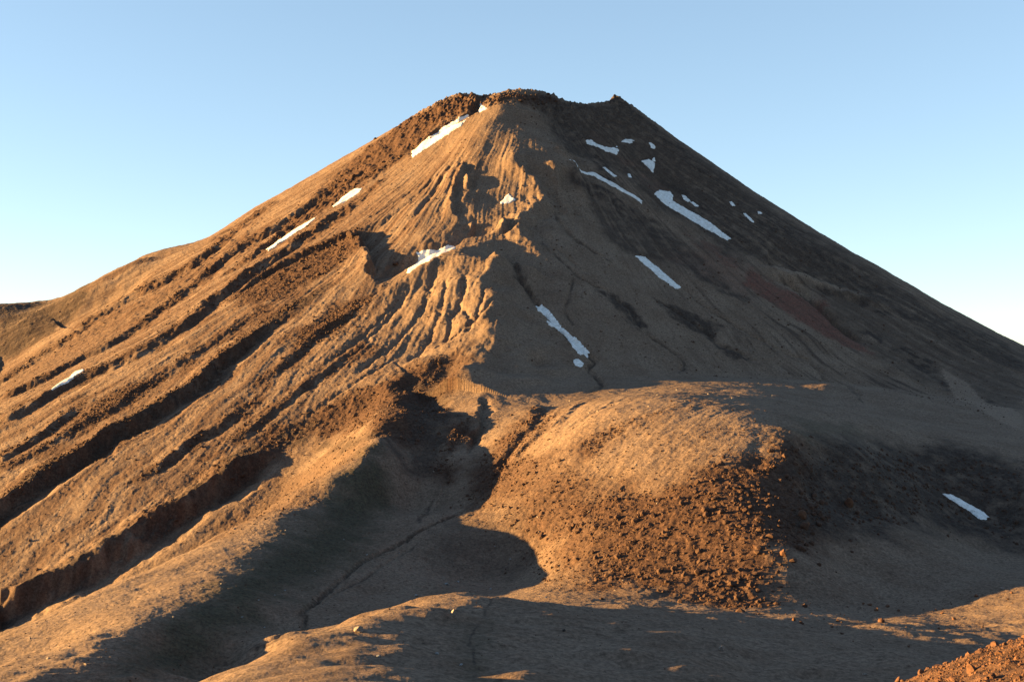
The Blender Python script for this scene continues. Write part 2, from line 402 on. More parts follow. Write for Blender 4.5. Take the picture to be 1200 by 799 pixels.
# dark lava of the right side
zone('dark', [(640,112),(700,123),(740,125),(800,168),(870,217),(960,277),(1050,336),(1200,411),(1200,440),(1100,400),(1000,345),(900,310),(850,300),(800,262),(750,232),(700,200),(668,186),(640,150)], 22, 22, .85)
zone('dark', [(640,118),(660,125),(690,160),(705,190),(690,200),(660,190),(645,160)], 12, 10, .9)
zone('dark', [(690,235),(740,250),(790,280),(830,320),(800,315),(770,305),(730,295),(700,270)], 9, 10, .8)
zone('dark', [(700,340),(715,342),(745,362),(756,384),(745,388),(725,365)], 3, 4, .95)
zone('dark', [(765,350),(800,362),(830,375),(848,382),(835,392),(842,402),(870,412),(884,426),(850,415),(825,395),(795,378)], 3, 4, .95)
zone('dark', [(925,528),(990,512),(1050,515),(1120,524),(1215,540),(1215,650),(1150,632),(1100,618),(1060,628),(1000,632),(945,622)], 12, 11, 1)
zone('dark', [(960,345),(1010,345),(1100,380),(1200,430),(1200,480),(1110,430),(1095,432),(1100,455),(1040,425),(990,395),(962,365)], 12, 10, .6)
zone('dark', [(380,525),(430,520),(480,535),(475,470),(520,450),(530,480),(510,530),(470,545),(400,540)], 5, 6, .8)
zone('dark', [(598,310),(612,325),(632,357),(622,350),(606,335)], 2, 3, .9)
zone('dark', [(0,357),(50,354),(85,345),(110,345),(60,385),(0,420)], 5, 6, .8)  # far left shoulder: its shade painted as dark ground
for ln, w in (([(632,360),(655,387),(690,419),(697,426),(690,434),(699,446),(705,456),(690,464)], 1.6), ([(672,325),(668,345),(663,365),(672,380)], 1.3),
              ([(650,250),(660,267),(674,281),(692,293),(715,306)], 1.6), ([(745,385),(770,402),(800,424),(797,436)], 1.5), ([(860,385),(920,416),(960,438),(1010,470)], 1.6),
              ([(528,525),(520,560),(505,590),(490,612)], 2.2), ([(570,575),(555,590),(530,605),(500,620),(470,638),(440,652),(415,668),(390,690),(370,708),(352,722),(358,732),(330,745),(290,762),(250,775)], 1.8),
              ([(636,286),(650,300),(670,318),(690,332),(720,345)], 1.3), ([(800,345),(850,375),(900,405)],1.3), ([(535,600),(500,628),(455,660),(430,678),(395,695)], 1.3), ([(625,700),(560,730),(555,760),(557,790)], 1.6)):
    P = smooth_line([hit(q[0], q[1], H) for q in ln])
    wm = w*np.mean(P[:, 1])/F*1.3
    sl, d, t, tot = near_line(P, wm*4)
    X, Y = Xg[sl], Yg[sl]
    m = 1-sstep(wm*.35, wm*1.3, np.abs(d + wm*.9*noise(X/(wm*3), Y/(wm*3), 61)))
    M['dark'][sl] = np.maximum(M['dark'][sl], (.72*m*sstep(-.7, .2, noise(X/18, Y/18, 65))))
zone('red', [(880,315),(910,335),(955,352),(972,350),(965,365),(1000,392),(1025,415),(990,405),(950,385),(905,355),(870,330)], 5, 5, .75)
zone('red', [(870,308),(800,290),(780,300),(830,330),(880,352)], 8, 5, .25)
zone('moss', [(440,540),(460,590),(430,640),(350,690),(250,770),(160,799),(120,799),(200,735),(300,655),(400,575)], 12, 8, 1)
zone('moss', [(930,490),(1000,495),(1010,515),(950,525),(935,510)], 6, 6, .5)
zone('moss', [(540,730),(575,720),(575,799),(540,799)], 4, 3, .4)
zone('pale', [(1104,432),(1135,450),(1200,488),(1200,506),(1160,488),(1112,455)], 2.5, 1.5, 1)
zone('pale', [(905,312),(950,322),(1000,338),(985,345),(940,330),(910,325)], 4, 3, .9)
M['rubble'] = np.maximum(M['rubble'], (1-sstep(84, 104, Yg+6*noise(Xg/9, Yg/9, 6))).astype(np.float32))

# ------------------------------------------------------------------ small relief
rr = np.hypot(Xg-CX, Yg-CY); ph = np.arctan2(Xg-CX, CY-Yg)
conew = sstep(-4, 14, (cone(Xg[::1], Yg[::1])-fore(Xg, Yg)).astype(np.float32))
rub = M['rubble']; drk = M['dark']; rough = np.clip(.8*rub + .22*drk*(Yg > 600), 0, 1)
nearf = np.clip(Yg/420., .12, 1.0)
wx = Xg + 5*noise(Xg/30, Yg/30, 8); wy = Yg + 5*noise(Xg/30, Yg/30, 9)
det = 1.0*fbm(wx/46, wy/46, 3, 11)*nearf*nearf + .24*fbm(Xg/9, Yg/9, 4, 21, .6)*nearf*nearf
arc = ph*420 + 6*noise(Xg/50, Yg/50, 14)
up = sstep(60, 260, rr)
streak = (.8*noise(arc/10, rr/220, 31) + .55*noise(arc/4.6, rr/120, 32) + .3*noise(arc/2.3, rr/60, 33))*conew*up*(1-.6*rough)
KN = blank(); _sl, _m, _ = poly_mask([(545,570),(600,500),(620,475),(700,464),(800,458),(900,470),(940,505),(900,560),(800,600),(720,640),(650,640),(600,610)], 14, 5, 3, A=H0); KN[_sl] = _m
# knoll streaks run down to the lower left
kx, ky = Xg*.80-Yg*.60, Xg*.60+Yg*.80
kst = .7*(.4*noise(kx/9+.6*noise(Xg/20, Yg/20, 3), ky/60, 41)+.25*noise(kx/4+.5*noise(Xg/9, Yg/9, 3), ky/30, 42)+.15*noise(kx/1.8, ky/12, 43))*KN
stk = .9*noise(arc/8, rr/120, 131) + .7*noise(arc/3.6, rr/60, 132) + .5*noise(arc/1.7, rr/24, 133)
leftw = 1-sstep(-.42, -.10, ph)
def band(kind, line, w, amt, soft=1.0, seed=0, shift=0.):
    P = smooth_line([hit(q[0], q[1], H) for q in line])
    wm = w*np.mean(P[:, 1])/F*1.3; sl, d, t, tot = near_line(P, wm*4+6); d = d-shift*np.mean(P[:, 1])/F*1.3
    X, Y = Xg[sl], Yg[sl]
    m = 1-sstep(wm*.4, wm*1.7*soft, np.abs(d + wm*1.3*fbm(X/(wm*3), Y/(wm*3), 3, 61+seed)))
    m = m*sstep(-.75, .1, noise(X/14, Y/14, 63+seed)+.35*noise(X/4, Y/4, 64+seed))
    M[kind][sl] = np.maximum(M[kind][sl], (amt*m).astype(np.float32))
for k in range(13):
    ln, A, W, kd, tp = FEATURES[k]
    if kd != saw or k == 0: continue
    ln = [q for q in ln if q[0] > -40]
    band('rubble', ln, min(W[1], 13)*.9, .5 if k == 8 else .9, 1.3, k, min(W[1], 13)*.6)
    if k == 6: band('dark', ln, 8, .9, 1, k, 9)  # long gully wall: dark rock, with its shade painted in as well
    if k == 8: band('dark', ln, 14, .9, 1, k, 14)  # moraine gully wall: its shadow painted into the ground colour
M['streak'] = (sstep(-.05, .75, stk+.35*leftw)*conew*(.2+.8*leftw)*sstep(110, 220, rr)).astype(np.float32)
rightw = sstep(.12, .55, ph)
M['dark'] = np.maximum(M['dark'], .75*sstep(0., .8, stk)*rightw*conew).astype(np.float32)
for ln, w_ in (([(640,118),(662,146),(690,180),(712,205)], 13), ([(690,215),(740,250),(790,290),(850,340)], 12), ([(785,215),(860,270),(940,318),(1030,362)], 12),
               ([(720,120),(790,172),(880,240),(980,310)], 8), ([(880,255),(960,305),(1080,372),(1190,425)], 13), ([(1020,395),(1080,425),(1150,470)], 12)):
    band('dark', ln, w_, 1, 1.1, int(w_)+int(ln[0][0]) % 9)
band('red', [(700,165),(740,195),(790,240)], 9, .35, 1, 3); band('red', [(820,285),(880,318)], 9, .5, 1, 5)
M['dark'] *= (1-.9*M['pale'])*(1-.75*M['red'])
M['streak'] *= 1-.8*M['pale']
M['dark'] *= np.clip(.95+.55*stk*conew+.5*fbm(Xg/9, Yg/9, 3, 140), 0, 1).astype(np.float32)
fgw = sstep(190, 230, Yg)*(1-sstep(400, 450, Yg))
H += (fgw*(1.3*noise((Xg+.5*Yg)/22, (Yg-.3*Xg)/13, 141)+.5*noise((Xg+.5*Yg)/9, (Yg-.3*Xg)/5, 142))).astype(np.float32)
topw = (1-sstep(110, 190, rr))*sstep(1400, 1450, Yg)
H += (topw*(3.4*np.abs(fbm(Xg/11, Yg/11, 4, 151, .65))+1.2*noise(Xg/3.5, Yg/5, 152)-.6)).astype(np.float32)
mnd = blank(); _sl, _m, _ = poly_mask([(590,275),(540,292),(480,326),(400,366),(330,440),(400,440),(500,425),(565,420),(592,380)], 10, 6, 4, A=H0); mnd[_sl] = _m
H += (mnd*.3*fbm(wx/5.5, wy/5.5, 3, 155, .6)).astype(np.float32)
H += ((Yg < 100)*(.17*fbm(Xg/1.3, Yg/1.3, 3, 145))).astype(np.float32)
rk = (1.5*np.abs(fbm(wx/7, wy/7, 3, 51)) + .8*ridged(wx/16, wy/16, 2, 52))*.6*rough*nearf*sstep(140, 300, Yg)
bigrk = 3.0*np.clip(fbm(wx/14, wy/14, 3, 71), -.3, 1)*rub*sstep(1100, 1300, Yg)
low = (.11+.06*conew+.1*rub)*fbm((Xg+1.5*noise(Xg/6, Yg/6, 83))/4.7, Yg/3.7, 4, 81, .72)*(1+.5*noise(Xg/25, Yg/25, 84))*np.clip(Yg/500, .1, 1)*(1+.6*conew)
H += (det + .75*streak + kst + rk + bigrk + low - .8*rough).astype(np.float32)
# summit horn
hx, hy = ip(718, 116, 1515)[:2]
H += (8*np.exp(-(np.maximum(0, hx-Xg)/3.0)**2-np.maximum(0, Xg-hx-7)/13-((Yg-hy)/12)**2)).astype(np.float32)
# ------------------------------------------------------------------ materials
def new_mat(name):
    m = bpy.data.materials.new(name); m.use_nodes = True; m.node_tree.nodes.clear(); return m, m.node_tree
class NT:
    def __init__(s, nt): s.nt = nt
    def n(s, t, **kw):
        nd = s.nt.nodes.new(t)
        for k, v in kw.items():
            if k.startswith('i_'):
                nd.inputs[int(k[2:]) if k[2:].isdigit() else k[2:]].default_value = v
            else: setattr(nd, k, v)
        return nd
    def l(s, a, b): s.nt.links.new(a, b)
    def mix(s, fac, a, b, mode='MIX'):
        m = s.n('ShaderNodeMix', data_type='RGBA', blend_type=mode)
        if hasattr(fac, 'is_linked') or hasattr(fac, 'links'): s.l(fac, m.inputs[0])
        else: m.inputs[0].default_value = fac
        for v, i in ((a, 6), (b, 7)):
            if hasattr(v, 'links'): s.l(v, m.inputs[i])
            else: m.inputs[i].default_value = (*v, 1)
        return m.outputs[2]
    def noise(s, vec, scale, detail=4, rough=.6, **kw):
        t = s.n('ShaderNodeTexNoise', noise_dimensions='3D'); t.inputs['Scale'].default_value = scale
        t.inputs['Detail'].default_value = detail; t.inputs['Roughness'].default_value = rough
        s.l(vec, t.inputs['Vector']); return t.outputs['Fac']
    def ramp(s, fac, stops):
        r = s.n('ShaderNodeValToRGB'); e = r.color_ramp.elements
        while len(e) < len(stops): e.new(.5)
        for k, (p, c) in enumerate(stops):
            e[k].position = p; e[k].color = (c, c, c, 1) if not hasattr(c, '__len__') else (*c, 1)
        s.l(fac, r.inputs[0]); return r.outputs[0]

TAN, TAN2 = (.150,.106,.078), (.120,.081,.058)
RUB, RUB2 = (.042,.023,.016), (.070,.039,.026)
DARK, RED, MOSS, PALE = (.034,.022,.017), (.135,.044,.032), (.046,.036,.025), (.185,.130,.096)
def terrain_material():
    m, nt = new_mat('volcanic_ground'); g = NT(nt)
    geo = g.n('ShaderNodeNewGeometry'); pos = geo.outputs['Position']
    a = g.n('ShaderNodeVertexColor', layer_name='kind_a'); b = g.n('ShaderNodeVertexColor', layer_name='kind_b')
    sa = g.n('ShaderNodeSeparateColor'); sb = g.n('ShaderNodeSeparateColor'); g.l(a.outputs[0], sa.inputs[0]); g.l(b.outputs[0], sb.inputs[0])
    n1 = g.noise(pos, .035, 5, .62); n2 = g.noise(pos, .35, 5, .7); n3 = g.noise(pos, .75, 5, .78)
    base = g.mix(g.ramp(n1, [(.36, 0), (.64, 1)]), TAN, TAN2)
    base = g.mix(g.ramp(n2, [(.53, 0), (.70, .6)]), base, RUB)
    stm = g.n('ShaderNodeMath', operation='MULTIPLY'); g.l(sb.outputs[2], stm.inputs[0]); stm.inputs[1].default_value = .7
    base = g.mix(stm.outputs[0], base, RUB2)
    rubc = g.mix(g.ramp(n2, [(.4, 0), (.62, 1)]), RUB, RUB2)
    base = g.mix(sa.outputs[0], base, rubc)
    base = g.mix(sb.outputs[1], base, g.mix(g.ramp(n2, [(.35, 0), (.65, 1)]), PALE, TAN))
    base = g.mix(sb.outputs[0], base, g.mix(g.ramp(n2, [(.35, 0), (.65, 1)]), MOSS, (.062,.052,.033)))
    base = g.mix(sa.outputs[2], base, g.mix(g.ramp(n2, [(.35, 0), (.65, 1)]), RED, (.065,.036,.027)))
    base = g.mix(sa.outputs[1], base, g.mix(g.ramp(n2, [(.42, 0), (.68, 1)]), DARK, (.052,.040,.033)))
    # grain and single pale stones
    base = g.mix(1.0, base, g.ramp(n3, [(.3, .42), (.7, 1.6)]), 'MULTIPLY')
    bs = g.n('ShaderNodeBsdfPrincipled'); g.l(base, bs.inputs['Base Color']); bs.inputs['Roughness'].default_value = .95
    bs.inputs['Specular IOR Level'].default_value = .1
    bmp = g.n('ShaderNodeBump'); bmp.inputs['Strength'].default_value = .6; bmp.inputs['Distance'].default_value = .6
    g.l(n3, bmp.inputs['Height']); g.l(bmp.outputs[0], bs.inputs['Normal'])
    o = g.n('ShaderNodeOutputMaterial'); g.l(bs.outputs[0], o.inputs[0]); return m
MAT_T = terrain_material()
def rock_material(name, c1, c2, rough=.9):
    m, nt = new_mat(name); g = NT(nt)
    geo = g.n('ShaderNodeNewGeometry'); pos = geo.outputs['Position']
    n1 = g.noise(pos, .9, 4, .65); n2 = g.noise(pos, 5., 3, .6)
    c = g.mix(g.ramp(n1, [(.35, 0), (.65, 1)]), c1, c2)
    c = g.mix(1.0, c, g.ramp(n2, [(.3, .7), (.7, 1.2)]), 'MULTIPLY')
    bs = g.n('ShaderNodeBsdfPrincipled'); g.l(c, bs.inputs['Base Color']); bs.inputs['Roughness'].default_value = rough
    bs.inputs['Specular IOR Level'].default_value = .15
    bmp = g.n('ShaderNodeBump'); bmp.inputs['Strength'].default_value = .5; bmp.inputs['Distance'].default_value = .12
    g.l(n2, bmp.inputs['Height']); g.l(bmp.outputs[0], bs.inputs['Normal'])
    o = g.n('ShaderNodeOutputMaterial'); g.l(bs.outputs[0], o.inputs[0]); return m
MAT_R = rock_material('lava_rock', RUB, RUB2)
MAT_RN = rock_material('reddish_rock', (.066,.033,.021), (.105,.052,.03))
MAT_D = rock_material('dark_lava_rock', (.027,.022,.019), (.045,.035,.029))
MAT_P = rock_material('pale_stone', (.205,.172,.15), (.15,.122,.10))
MAT_G = rock_material('grey_stone', (.16,.165,.165), (.22,.225,.225))
def snow_material():
    m, nt = new_mat('old_snow'); g = NT(nt)
    geo = g.n('ShaderNodeNewGeometry'); pos = geo.outputs['Position']
    c = g.mix(g.ramp(g.noise(pos, .3, 6, .7), [(.40, 0), (.66, .9)]), (.64,.64,.64), (.40,.37,.34))
    c = g.mix(g.ramp(g.noise(pos, 1.3, 3, .6), [(.56, 0), (.70, .6)]), c, (.20,.16,.13))
    bs = g.n('ShaderNodeBsdfPrincipled'); g.l(c, bs.inputs['Base Color']); bs.inputs['Roughness'].default_value = .7
    bmp = g.n('ShaderNodeBump'); bmp.inputs['Strength'].default_value = .4; bmp.inputs['Distance'].default_value = .4
    g.l(g.noise(pos, .8, 3, .5), bmp.inputs['Height']); g.l(bmp.outputs[0], bs.inputs['Normal'])
    o = g.n('ShaderNodeOutputMaterial'); g.l(bs.outputs[0], o.inputs[0]); return m
MAT_S = snow_material()

# ------------------------------------------------------------------ mesh helpers
def mesh_np(name, V, Fc, mat, smooth=True):
    me = bpy.data.meshes.new(name)
    nv, nf = len(V), len(Fc); k = Fc.shape[1]
    me.vertices.add(nv); me.vertices.foreach_set('co', np.ascontiguousarray(V, np.float32).ravel())
    me.loops.add(nf*k); me.loops.foreach_set('vertex_index', np.ascontiguousarray(Fc, np.int32).ravel())
    me.polygons.add(nf); me.polygons.foreach_set('loop_start', np.arange(0, nf*k, k, dtype=np.int32))
    me.polygons.foreach_set('use_smooth', np.full(nf, smooth))
    me.update(calc_edges=True); me.materials.append(mat)
    return me
def link(name, me, **props):
    o = bpy.data.objects.new(name, me); COL.objects.link(o)
    for k, v in props.items(): o[k] = v
    return o
def structure(name, me): return link(name, me, kind='structure')

# ------------------------------------------------------------------ the ground, split where one landform ends and the next begins
def in_poly(X, Y, P):
    ins = np.zeros(X.shape, bool)
    for i in range(len(P)):
        ax, ay = P[i]; bx, by = P[(i+1) % len(P)]
        if ay == by: continue
        ins ^= ((ay > Y) != (by > Y)) & (X < (bx-ax)*(Y-ay)/(by-ay)+ax)
    return ins
Xc = Xg[:-1, :-1]; Yc = Yg[:-1, :-1]
region = np.zeros(Xc.shape, np.int8)                     # 0 valley ground
region[conew[:-1, :-1] > .5] = 1                         # mountain
kn = np.array([hit(*q, H0) for q in [(545,560),(520,520),(540,480),(610,470),(700,466),(800,455),(900,465),(1000,485),(1100,500),(1230,520),(1230,650),(1150,690),(1000,700),(880,708),(760,702),(660,690),(620,660),(590,610)]])
region[in_poly(Xc, Yc, kn) & (region == 0)] = 2          # lava knoll
mr = np.array([hit(*q, H0) for q in [(430,535),(375,572),(318,602),(262,624),(200,655),(100,702),(-60,775),(-60,840),(150,799),(300,745),(400,672),(450,630),(470,580)]])
region[in_poly(Xc, Yc, mr) & (region == 0)] = 3          # moraine ridge
region[(Yc < 345) & (Yc > 112) & (region == 0)] = 4      # foreground hill
region[Yc <= 112] = 5                                    # near slope
REG = {0:'valley_ground', 1:'mountain', 2:'lava_knoll_hill', 3:'moraine_ridge_hill', 4:'foreground_hill', 5:'near_slope_ground'}
idx = np.arange(NR*NC, dtype=np.int32).reshape(NR, NC)
Q = np.stack([idx[:-1, :-1], idx[:-1, 1:], idx[1:, 1:], idx[1:, :-1]], -1).reshape(-1, 4)
VV = np.stack([Xg.ravel(), Yg.ravel(), H.ravel()], -1)
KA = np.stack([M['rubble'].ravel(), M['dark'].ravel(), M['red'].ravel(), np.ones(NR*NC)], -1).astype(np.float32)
KB = np.stack([M['moss'].ravel(), M['pale'].ravel(), M['streak'].ravel(), np.ones(NR*NC)], -1).astype(np.float32)
rg = region.ravel()
for k, nm in REG.items():
    q = Q[rg == k]
    if not len(q): continue
    u, inv = np.unique(q, return_inverse=True)
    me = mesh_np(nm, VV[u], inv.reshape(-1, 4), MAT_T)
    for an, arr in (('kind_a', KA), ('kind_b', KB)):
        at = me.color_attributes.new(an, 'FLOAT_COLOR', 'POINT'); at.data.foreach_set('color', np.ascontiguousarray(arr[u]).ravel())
    structure(nm, me)

# wide surroundings: the ground all round, beyond what the fan covers
gx = np.concatenate([np.linspace(-9000, -2200, 30), np.linspace(-2100, 2100, 141), np.linspace(2200, 9000, 30)])
GX, GY = np.meshgrid(gx, gx)
fz = fore(np.clip(GX, -1500, 1500), np.clip(GY, -1200, 2500)); cz = cone(np.clip(GX, -1500, 1500), np.clip(GY, 300, 2500))
GZ = np.where(np.hypot(GX-CX, GY-CY) < 1300, smax(cz, fz, 9), fz)
infan = (GY > 20) & (GY < 2320) & (np.abs(GX) < np.abs(GY)*.93+30)
GZ = np.where(infan, GZ-14, GZ) - .04*np.maximum(0, np.hypot(GX, GY-800)-2200)
GZ = np.maximum(GZ, -700)
n = len(gx); ii = np.arange(n*n).reshape(n, n)
q = np.stack([ii[:-1, :-1], ii[:-1, 1:], ii[1:, 1:], ii[1:, :-1]], -1).reshape(-1, 4)
me = mesh_np('outer_ground', np.stack([GX.ravel(), GY.ravel(), GZ.ravel()], -1), q, MAT_T)
for an in ('kind_a', 'kind_b'):
    at = me.color_attributes.new(an, 'FLOAT_COLOR', 'POINT'); at.data.foreach_set('color', np.tile(np.float32([0,0,0,1]), n*n))
structure('outer_ground', me)
# ------------------------------------------------------------------ stones
import bmesh
def ico(sub):
    bm = bmesh.new(); bmesh.ops.create_icosphere(bm, subdivisions=sub, radius=1.0)
    V = np.array([v.co[:] for v in bm.verts]); Fc = np.array([[v.index for v in f.verts] for f in bm.faces]); bm.free(); return V, Fc
ICO = {k: ico(k) for k in (1, 2, 3, 4)}
def rock_shape(seed, sub, planes=9, lo=.45, hi=.86, rough=.05):
    r = np.random.default_rng(seed); V, Fc = ICO[sub]; V = V.copy()
    for i in range(planes):
        n = r.normal(size=3); n /= np.linalg.norm(n); d = r.uniform(lo, hi)
        e = V@n-d; V -= np.where(e > 0, e, 0)[:, None]*n
    V *= (1+rough*(noise(V[:, 0]*2.3+seed, V[:, 1]*2.3+V[:, 2]*1.7, seed % 90)+.5*noise(V[:, 0]*5+seed, V[:, 1]*5+V[:, 2]*4, seed % 70)))[:, None]
    return V, Fc
def ground(x, y): return bil(H, x, y)
def slope_mask(x, y, A): return bil(A, x, y)
SHAPES = [rock_shape(100+k, 2, 10) for k in range(14)]
SMALL = [rock_shape(200+k, 1, 6, .6, .95) for k in range(14)]
def rubble(name, label, pts, sizes, mat, shapes):
    Vs, Fs = [], []; o = 0
    r = np.random.default_rng(len(pts))
    k = r.integers(0, len(shapes), len(pts)); rot = r.uniform(0, 6.283, len(pts)); sq = r.uniform(.55, 1.0, (len(pts), 3))
    z = ground(pts[:, 0], pts[:, 1])
    for j in range(len(shapes)):
        m = np.where(k == j)[0]
        if not len(m): continue
        V, Fc = shapes[j]; c, s = np.cos(rot[m])[:, None], np.sin(rot[m])[:, None]
        P = V[None]*sq[m][:, None, :]*sizes[m][:, None, None]
        X = P[..., 0]*c-P[..., 1]*s+pts[m, 0][:, None]; Y = P[..., 0]*s+P[..., 1]*c+pts[m, 1][:, None]
        Z = P[..., 2]+z[m][:, None]+(np.random.default_rng(j).uniform(-.25, .22, len(m))*sizes[m])[:, None]
        Vs.append(np.stack([X, Y, Z], -1).reshape(-1, 3))
        Fs.append((Fc[None]+(np.arange(len(m))*len(V))[:, None, None]).reshape(-1, 3)+o); o += len(m)*len(V)
    me = mesh_np(name, np.vstack(Vs), np.vstack(Fs), mat, smooth=False)
    return link(name, me, kind='stuff', label=label)
def scatter(poly, n, smin, smax, seed, ymin=115, field=None, power=2.0, clump=12., plan=False):
    P = poly if plan else np.array([hit(q[0], q[1], H0, 0, ymin) for q in poly]); r = np.random.default_rng(seed)
    lo, hi = P.min(0), P.max(0); out = []
    got = 0
    for it in range(60):
        c = r.uniform(lo, hi, (n*2, 2)); c = c[in_poly(c[:, 0], c[:, 1], P)]
        if field is not None and len(c): c = c[slope_mask(c[:, 0], c[:, 1], field) > r.uniform(.2, .9, len(c))]
        if len(c): c = c[noise(c[:, 0]/clump, c[:, 1]/clump, seed) > r.uniform(-.9, .35, len(c))]
        out.append(c); got += len(c)
        if got >= n: break
    pts = np.vstack(out)[:n]; pts = pts + r.normal(0, clump*.8, pts.shape)*(r.uniform(0, 1, (len(pts), 1)) < .22)
    s = smin*(1-r.uniform(0, 1, len(pts))*(1-(smin/smax)**power))**(-1/power)
    return pts, s
RB = M['rubble']
for nm, zn, n, a, b, sd, mt, lab in (
    ('lava_rubble', 'knollface', 5200, .26, 2.7, 1, MAT_R, 'reddish brown lava rubble covering the front of the knoll'),
    ('lava_rubble', 'shelf', 3000, .32, 2.4, 2, MAT_R, 'reddish brown lava rubble on the shelf above the shaded valley head'),
    ('lava_rubble', 'scallop', 357, .4, 1.7, 3, MAT_R, 'brown lava rubble on the west end of the knoll beside the valley head'),
    ('lava_rubble', 'scallop2', 715, .4, 2.0, 4, MAT_R, 'brown lava rubble in the groove above the stream head'),
    ('lava_rubble', 'knolltop', 300, .35, 1.4, 5, MAT_R, 'thin brown lava rubble patch on top of the sunlit knoll'),
    ('lava_rubble', 'summit', 480, .7, 4.2, 6, MAT_R, 'reddish lava rubble on the rock spur left of the summit snow gully'),
    ('lava_rubble', 'rim', 80, 1.0, 3.4, 7, MAT_R, 'dark red lava rubble along the crater rim at the summit'),
    ('lava_rubble', 'spur', 1300, .5, 3.0, 8, MAT_R, 'brown lava rubble running down left from the outcrop beside the hollow'),
    ('lava_rubble', 'patch', 550, .6, 2.2, 9, MAT_R, 'brown lava rubble patch between the long gully and the furrowed mound'),
    ('lava_rubble', 'gullywall', 825, .5, 2.2, 10, MAT_R, 'dark lava rubble along the long straight gully of the left flank'),
    ('lava_rubble', 'midleft', 700, .5, 1.7, 11, MAT_R, 'brown lava rubble on the left flank above the long gully')):
    pts, s = scatter(ZONES[zn], n, a, b, sd, field=RB)
    rubble(nm, lab, pts, s, mt, SMALL)
pts, s = scatter([(930,540),(990,525),(1050,525),(1120,535),(1198,550),(1198,640),(1150,620),(1100,600),(1060,615),(1000,620),(950,610)], 900, .5, 2.0, 21)
rubble('lava_rubble', 'dark lava rubble on the shaded slope right of the knoll', pts, s, MAT_R, SMALL)
pts, s = scatter([(860,690),(940,690),(1080,690),(1195,690),(1195,735),(1080,745),(960,740),(880,715)], 420, .16, .7, 24)
rubble('lava_rubble', 'scattered small brown stones on the ground at the foot of the knoll', pts, s, MAT_R, SMALL)
pts, s = scatter([(820,505),(905,500),(920,520),(860,545),(780,560),(700,580),(650,560),(700,530)], 420, .25, .9, 25)
rubble('lava_rubble', 'scattered small brown stones on the smooth upper face of the knoll', pts, s, MAT_R, SMALL)
for lab, poly, n, a, b, sd in (
    ('loose brown stones strewn over the left flank of the mountain', [(0,365),(100,345),(240,288),(400,200),(540,150),(585,200),(545,262),(600,275),(585,400),(500,430),(380,500),(250,560),(100,640),(0,690)], 3600, .35, 1.6, 31),
    ('loose brown stones strewn over the moraine ridge', [(0,750),(100,702),(200,655),(320,602),(430,545),(340,600),(240,690),(140,760),(90,799),(0,799)], 1200, .12, .5, 32),
    ('loose brown stones strewn over the face of the knoll', [(545,565),(600,500),(640,480),(720,470),(800,465),(900,490),(930,510),(880,560),(780,600),(760,690),(640,690),(600,620)], 1500, .2, 1.2, 33),
    ('loose stones strewn over the valley floor and its shaded sides', [(430,545),(500,530),(560,595),(625,690),(520,690),(430,705),(300,770),(150,799),(250,720),(340,620)], 900, .15, .6, 34),
    ('loose stones strewn over the foreground hill and flat', [(280,799),(430,718),(560,698),(800,705),(1000,705),(1190,710),(1040,770),(1000,799)], 1500, .08, .35, 35),
    ('loose dark stones strewn over the shaded face of the mountain', [(600,150),(640,130),(720,130),(860,220),(1040,340),(1180,410),(1180,500),(1000,450),(800,440),(640,430),(600,300)], 2200, .4, 1.8, 36)):
    pts, s = scatter(poly, n, a, b, sd, clump=30., ymin=116)
    rubble('loose_rubble', lab, pts, s, MAT_R, SMALL)
pts, s = scatter([(545,570),(600,525),(700,570),(770,605),(740,690),(690,690),(640,680),(600,620)], 2000, .28, 1.8, 37)
rubble('lava_rubble', 'brown lava rubble on the lower west face of the knoll', pts, s, MAT_R, SMALL)
pts, s = scatter([(290,590),(340,545),(400,505),(445,515),(450,545),(400,570),(340,602),(260,632)], 1300, .28, 1.5, 38)
rubble('lava_rubble', 'brown lava rubble on the sunlit slope above the moraine ridge', pts, s, MAT_R, SMALL)
rw = np.random.default_rng(51); cp = []
for k in range(13):
    ln, A, W, kd, tp = FEATURES[k]
    if kd != 'saw' or k in (0, 8): continue
    P = smooth_line([hit(q[0], q[1], H) for q in ln if q[0] > -30]); n_ = int(14*len(P))
    i_ = rw.integers(0, len(P)-1, n_); t_ = rw.uniform(0, 1, (n_, 1)); q = P[i_]*(1-t_)+P[i_+1]*t_
    q[:, 0] += rw.normal(2.5, 4.5, n_); q[:, 1] += rw.normal(0, 3, n_); q = q[noise(q[:, 0]/22, q[:, 1]/22, 52) > rw.uniform(-.6, .4, n_)]; cp.append(q)
cp = np.vstack(cp)
rubble('lava_rubble', 'dark lava rubble lining the steep edges of the gullies on the left flank', cp, .5*(1-rw.uniform(0, .96, len(cp)))**-.5, MAT_R, SMALL)
near_poly = np.array([(14.5,42),(28,42),(33,74),(19.5,74),(16.5,60)])
pts, s = scatter(near_poly, 8000, .045, .2, 26, clump=3., plan=True)
rubble('lava_rubble', 'reddish gravelly rubble covering the near slope in the lower right corner', pts, s, MAT_RN, SMALL)

